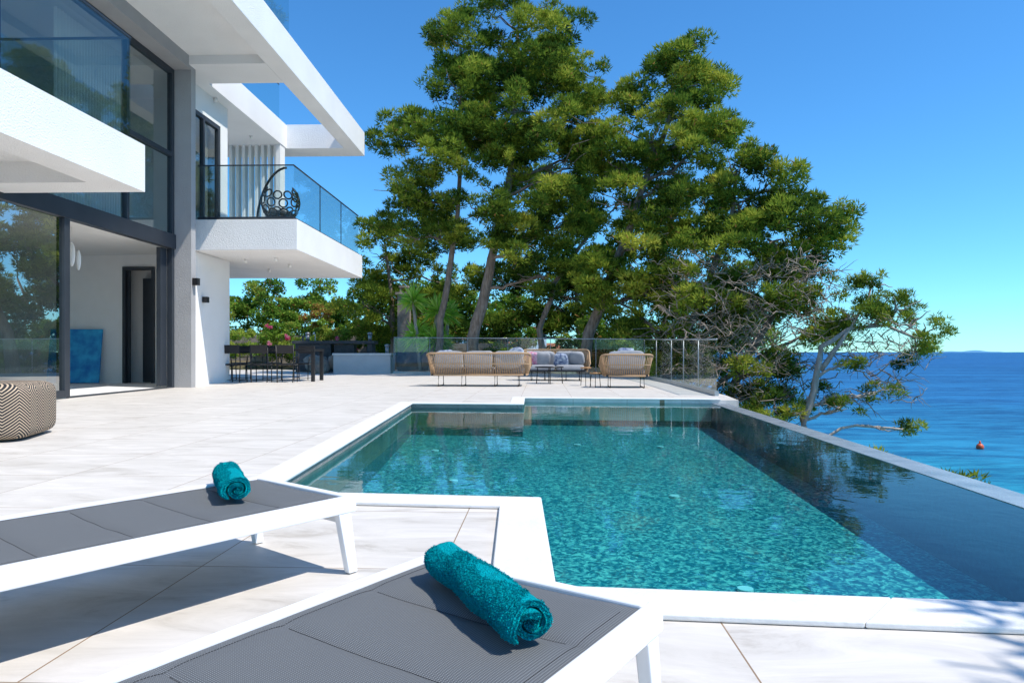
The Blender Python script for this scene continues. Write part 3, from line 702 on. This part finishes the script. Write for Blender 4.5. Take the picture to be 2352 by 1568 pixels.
pine(A,[([(-1.45,Y,-.4),(-1.35,Y,1.2),(-.95,Y,3.0),(-.55,Y,4.6),(-.1,Y,7),(.1,Y,9),(.2,Y,12)],.27,.06),
        ([(-2.75,Y+1,-.4),(-2.6,Y+.8,2),(-2.2,Y+.6,4),(-1.9,Y+.3,6),(-1.8,Y,9),(-1.8,Y,11.5)],.16,.04)],.45)
Y=22.5
B=[(5.8,Y,10.7,.65,.8,.8),(4.95,Y,9.3,1.1,1.1,.9),(6.4,Y,8.9,.8,1,.9),(4.5,Y-.3,7.9,1.2,1.3,.9),(5.9,Y-.2,7.2,1.3,1.4,1.0),(3.8,Y-.6,5.6,1.0,1.1,.7),(5.4,Y-.8,5.2,1.1,1,.7),(3.9,Y-1,4.2,.8,.8,.45),(5.0,Y,6.4,1,1,.6),
   (5.7,Y,9.9,.8,.8,.6),(3.4,Y,6.9,.7,.8,.6),(6.9,Y,7.8,.5,.7,.5),(4.6,Y-1,4.9,.8,.7,.4),(3.0,Y-.4,3.2,.8,.7,.5),(4.4,Y-.6,2.8,.9,.8,.5)]
pine(B,[([(2.3,Y+.5,-.6),(2.6,Y+.4,1.4),(3.3,Y+.2,3.4),(3.9,Y,5),(4.7,Y,7.2),(5.4,Y,9),(5.8,Y,10.4)],.24,.04),
        ([(1.1,Y+1.5,-.4),(1.0,Y+1.5,1.6),(1.5,Y+1.3,3.2),(2.6,Y+1,4.8)],.15,.05)],.55)
Y=21
C_=[(6.9,Y,6.3,.7,.9,.8),(8.1,Y,5.8,.6,.8,.6),(9.0,Y,4.8,.85,.9,.6),(9.75,Y-.2,4.8,.5,.7,.45),(7.7,Y-.4,4.2,1.2,1.2,.9),(6.2,Y-.4,3.8,1.1,1.1,.8),(9.2,Y-.3,3.1,.9,.9,.7),(7.3,Y-.8,2.2,1.3,1.1,.6),
 (5.2,Y-.4,2.7,.9,.9,.6),(9.0,Y-.3,1.5,.75,.8,.45),(7.3,Y-.8,.4,.8,.8,.3),(8.3,Y-1,-.5,.8,.7,.3),(4.2,Y+.8,3.0,1.0,1,.6),(3.2,Y+1.2,2.6,.8,.8,.5),
 (7.0,Y,5.2,.8,.8,.6),(8.4,Y,3.2,.8,.8,.6),(6.3,Y,2.6,.9,.8,.5),(8.5,Y,2.2,.7,.7,.4),(5.9,Y+.5,1.2,.9,.7,.4),(8.7,Y-.3,.4,.6,.6,.3),(9.5,Y,3.9,.7,.7,.5),(6.6,Y-.6,-.6,1,.7,.3),(5.4,Y,.4,1,.8,.5),(4.6,Y+.5,1.6,.9,.8,.6)]
pine(C_,[([(4.6,Y+.6,-1.2),(5.2,Y+.3,1.0),(6.1,Y,3.0),(6.7,Y,4.8),(6.9,Y,6.3)],.2,.04),
         ([(6.3,Y,-1.3),(7.2,Y-.2,.6),(8.2,Y-.2,2.4),(8.9,Y,4.0),(9.5,Y,4.8)],.16,.03),
         ([(5.3,Y+.3,-1.3),(6.4,Y-.2,-.1),(7.9,Y-.4,.9),(9.1,Y-.4,1.4)],.12,.03)],.45,dead=420,deadbox=(4.6,9.0,Y-1.9,Y+.2,-1.0,3.4),dens=2.4)
Y=19
D=[(10.0,Y,2.75,.6,.6,.35),(10.7,Y,2.1,.8,.7,.4),(11.6,Y,1.3,.4,.5,.45),(9.5,Y,1.9,.65,.7,.4),(11.3,Y,.65,.5,.5,.2),(10.0,Y-.3,-.3,.6,.5,.16),(10.6,Y-.5,-1.3,.55,.4,.12),(9.1,Y-.2,-.7,.6,.5,.2),(9.2,Y-.3,.5,.3,.3,.15),(11.2,Y,1.7,.5,.5,.3),(10.2,Y-.2,1.7,.4,.4,.2)]
pine(D,[([(8.0,Y,-1.8),(8.15,Y,-1.1),(8.5,Y,.1),(8.62,Y,.95),(9.4,Y,1.45),(10.4,Y,1.55),(11.2,Y,1.2)],.13,.03),([(8.55,Y,.3),(9.1,Y-.1,1.0),(9.7,Y,1.9),(10,Y,2.6)],.08,.02)],.4,M_barkpale,br=.33,dens=2.4,per=340,dead=60,deadbox=(9,11,Y-.5,Y+.4,-.6,1.9),ln=.12,w=.03,r_l=.05,ms=1.1)
Y=30
Ebk=[(-5.6,Y,5.0,1.2,1.1,1.6),(-6.6,Y,3.0,1.0,1,1.1),(-4.6,Y+1,3.6,1.2,1,1.2),(-3.4,Y+1,6.0,1.1,1,.9),(-2.6,Y+2,4.2,1.2,1,.8),(-5.5,Y,2.4,1.4,1,1),(-3.4,Y,2.6,.9,.8,.7)]
pine(Ebk,[([(-5.2,Y,-.3),(-5.3,Y,3),(-5.6,Y,5.6)],.16,.04)],.42,br=.6,dens=2.4,w=.06,ln=.17)
Y=29
F=[(1.5,Y,3.0,1.6,1,1.1),(3.6,Y,2.0,1.6,1,1.0),(5.8,Y,1.2,1.6,1,1.4),(.4,Y,1.9,1.1,1,.6),(2.6,Y,5.4,1.5,1,1.1),(7.4,Y,3.4,1.5,1,1.4),(5.0,Y,4.5,1.5,1,1.3),(8.6,Y,.8,1.3,1,1.3),(2,Y,7.4,1.3,1,1),(4.6,Y,7.2,1.2,1,1),(7.2,Y,6.2,1.3,1,1),(9.8,Y,3.2,1.2,1,1),(0,Y,6,1.4,1,1),
   (2.4,Y+1,1.6,1.4,1,.9),(4.5,Y+1,.9,1.4,1,.9),(7,Y+1,.2,1.5,1,1.1),(3.4,Y+1,3.9,1.4,1,.9),(-.6,Y+1,3.9,1.2,1,.8),(9.8,Y,1.6,1.2,1,.9),(1.6,Y+1,4.4,1.2,1,.7)]
pine(F,[([(3,Y,-1),(2.8,Y,2),(2.6,Y,5)],.16,.05),([(6,Y,-1.4),(6.4,Y,2),(7.2,Y,4)],.15,.04)],.28,br=.65,dens=2.3,w=.065,ln=.18)
pine([(4.5,.5,4.2,.9,.7,.5),(3.85,.85,3.6,.5,.4,.2),(5.7,0,4.8,1.1,.9,.7)],[([(6.9,-.2,-.5),(6.4,-.1,2),(5.4,.1,4.3)],.15,.05)],.4,br=.33,dens=1.5,per=260,ms=1)

def shrubs(name,masses,m=M_shrub,bright=.5,br=.32,dens=1.9,per=280,ln=.1,w=.075,brown=.02):
    o,_=foliage(masses,br,dens,per,ln,w,bright,m,name,None,.9,1.2,brown); return o
hm=[]
for i in range(26):
    x=-14+i*.42; y=31.5+random.uniform(-.6,1.5); h=random.uniform(.7,1.9)
    hm.append((x,y,.6+h*.5,.6,.5,h*.6))
shrubs('garden_hedge',hm,bright=.7)
hm=[]
for i in range(26):
    x=-17+i*.7; hm.append((x,36+random.uniform(-1,2.5),2.4+random.uniform(-.6,1.0),1.3,.9,1.5))
shrubs('garden_trees',hm,bright=.5,br=.55,per=340,ln=.14,w=.1,brown=.04)
shrubs('red_leaved_shrub',[(-9.3,33.5,2.6,.9,.6,.7)],bright=.85,br=.3,brown=.5)
fl=[]
for i in range(12): fl.append((random.uniform(-12,-3.8),random.uniform(30.6,31.2),random.uniform(.8,2.0),.1,.1,.1))
shrubs('garden_flowers',fl,M_flower,.45,br=.09,per=10,ln=.06,w=.05,brown=0)
b=MB(); b.box(-15,-4,33.2,33.6,-.2,1.6); b.box(-4.5,.6,28,28.3,-.3,1.15); b.obj('garden_wall',M_rock)
b=MB(); b.box(-4.8,-4.3,28.6,29.1,0,3.2); b.box(-4.88,-4.22,28.52,29.18,3.2,3.3); b.box(-4.75,-4.35,28.65,29.05,3.5,3.58)
for x in (-4.72,-4.46): b.box(x,x+.08,28.68,28.76,3.3,3.5)
b.obj('stone_chimney',M_rock)
sh=[(8.4,15.6,-2.2,.8,.6,.3),(9.6,15.0,-2.9,.5,.5,.2),(7.2,17.0,-1.7,1.2,.8,.4),(6,18,-1.2,1.2,.8,.5),(5.2,15.5,-1.3,.7,1.2,.5),(7.2,19.5,-1.2,1.6,.8,.5),(6.5,12,-1.2,.45,.4,.16),(6.5,10,-1.2,.2,.25,.08)]
foliage(sh,.3,1.9,300,.12,.035,.45,M_pine,'cliff_shrubs')
shrubs('understory_shrubs',[(-.5,26.5,.2,1.2,.5,.7),(1.8,25.5,.1,1.2,.5,.8),(4,24,.2,1.2,.6,1),(5.6,22.6,.3,1.2,.6,1.1),(.8,27,.9,1.6,.5,.8),(3.2,26,1,1.5,.5,.9)],bright=.4)

def yucca(x,y,heads):
    E=empty('yucca_plant',loc=(x,y,-.3)); b=MB(); T=[];tt=[]
    for hx,hy,hz_ in heads:
        b.tube([(hx*.3,hy*.3,0),(hx*.6,hy*.6,hz_*.5),(hx,hy,hz_)],[.08,.07,.06],8)
        for k in range(130):
            a=random.uniform(0,6.283); el=random.uniform(-.7,1.45); L_=random.uniform(.55,.85)
            d=Vector((math.cos(a)*math.cos(el),math.sin(a)*math.cos(el),math.sin(el))); s=d.cross(Vector((random.uniform(-1,1),random.uniform(-1,1),random.uniform(-1,1)))).normalized()*.04
            p=Vector((hx,hy,hz_+random.uniform(-.12,.08))); m_=p+d*L_*.5+Vector((0,0,.01)); e=p+d*L_+Vector((0,0,-.1*math.cos(el)))
            T+= [p-s*.6,p+s*.6,m_+s, p-s*.6,m_+s,m_-s, m_-s,m_+s,e]; c=random.uniform(.1,.95); tt+=[c,c,c]
    b.obj('stems',M_barkpale,E); trimesh('leaves',np.array([tuple(v) for v in T]),np.array(tt),M_yucca,E)
yucca(-3.25,25.5,[(-.45,0,3.0),(.45,.1,2.6),(-.35,.1,1.7),(.4,-.1,1.5)])
yucca(-2.55,26.0,[(.1,0,2.5),(-.2,0,1.5)])
print('needles',TOT)
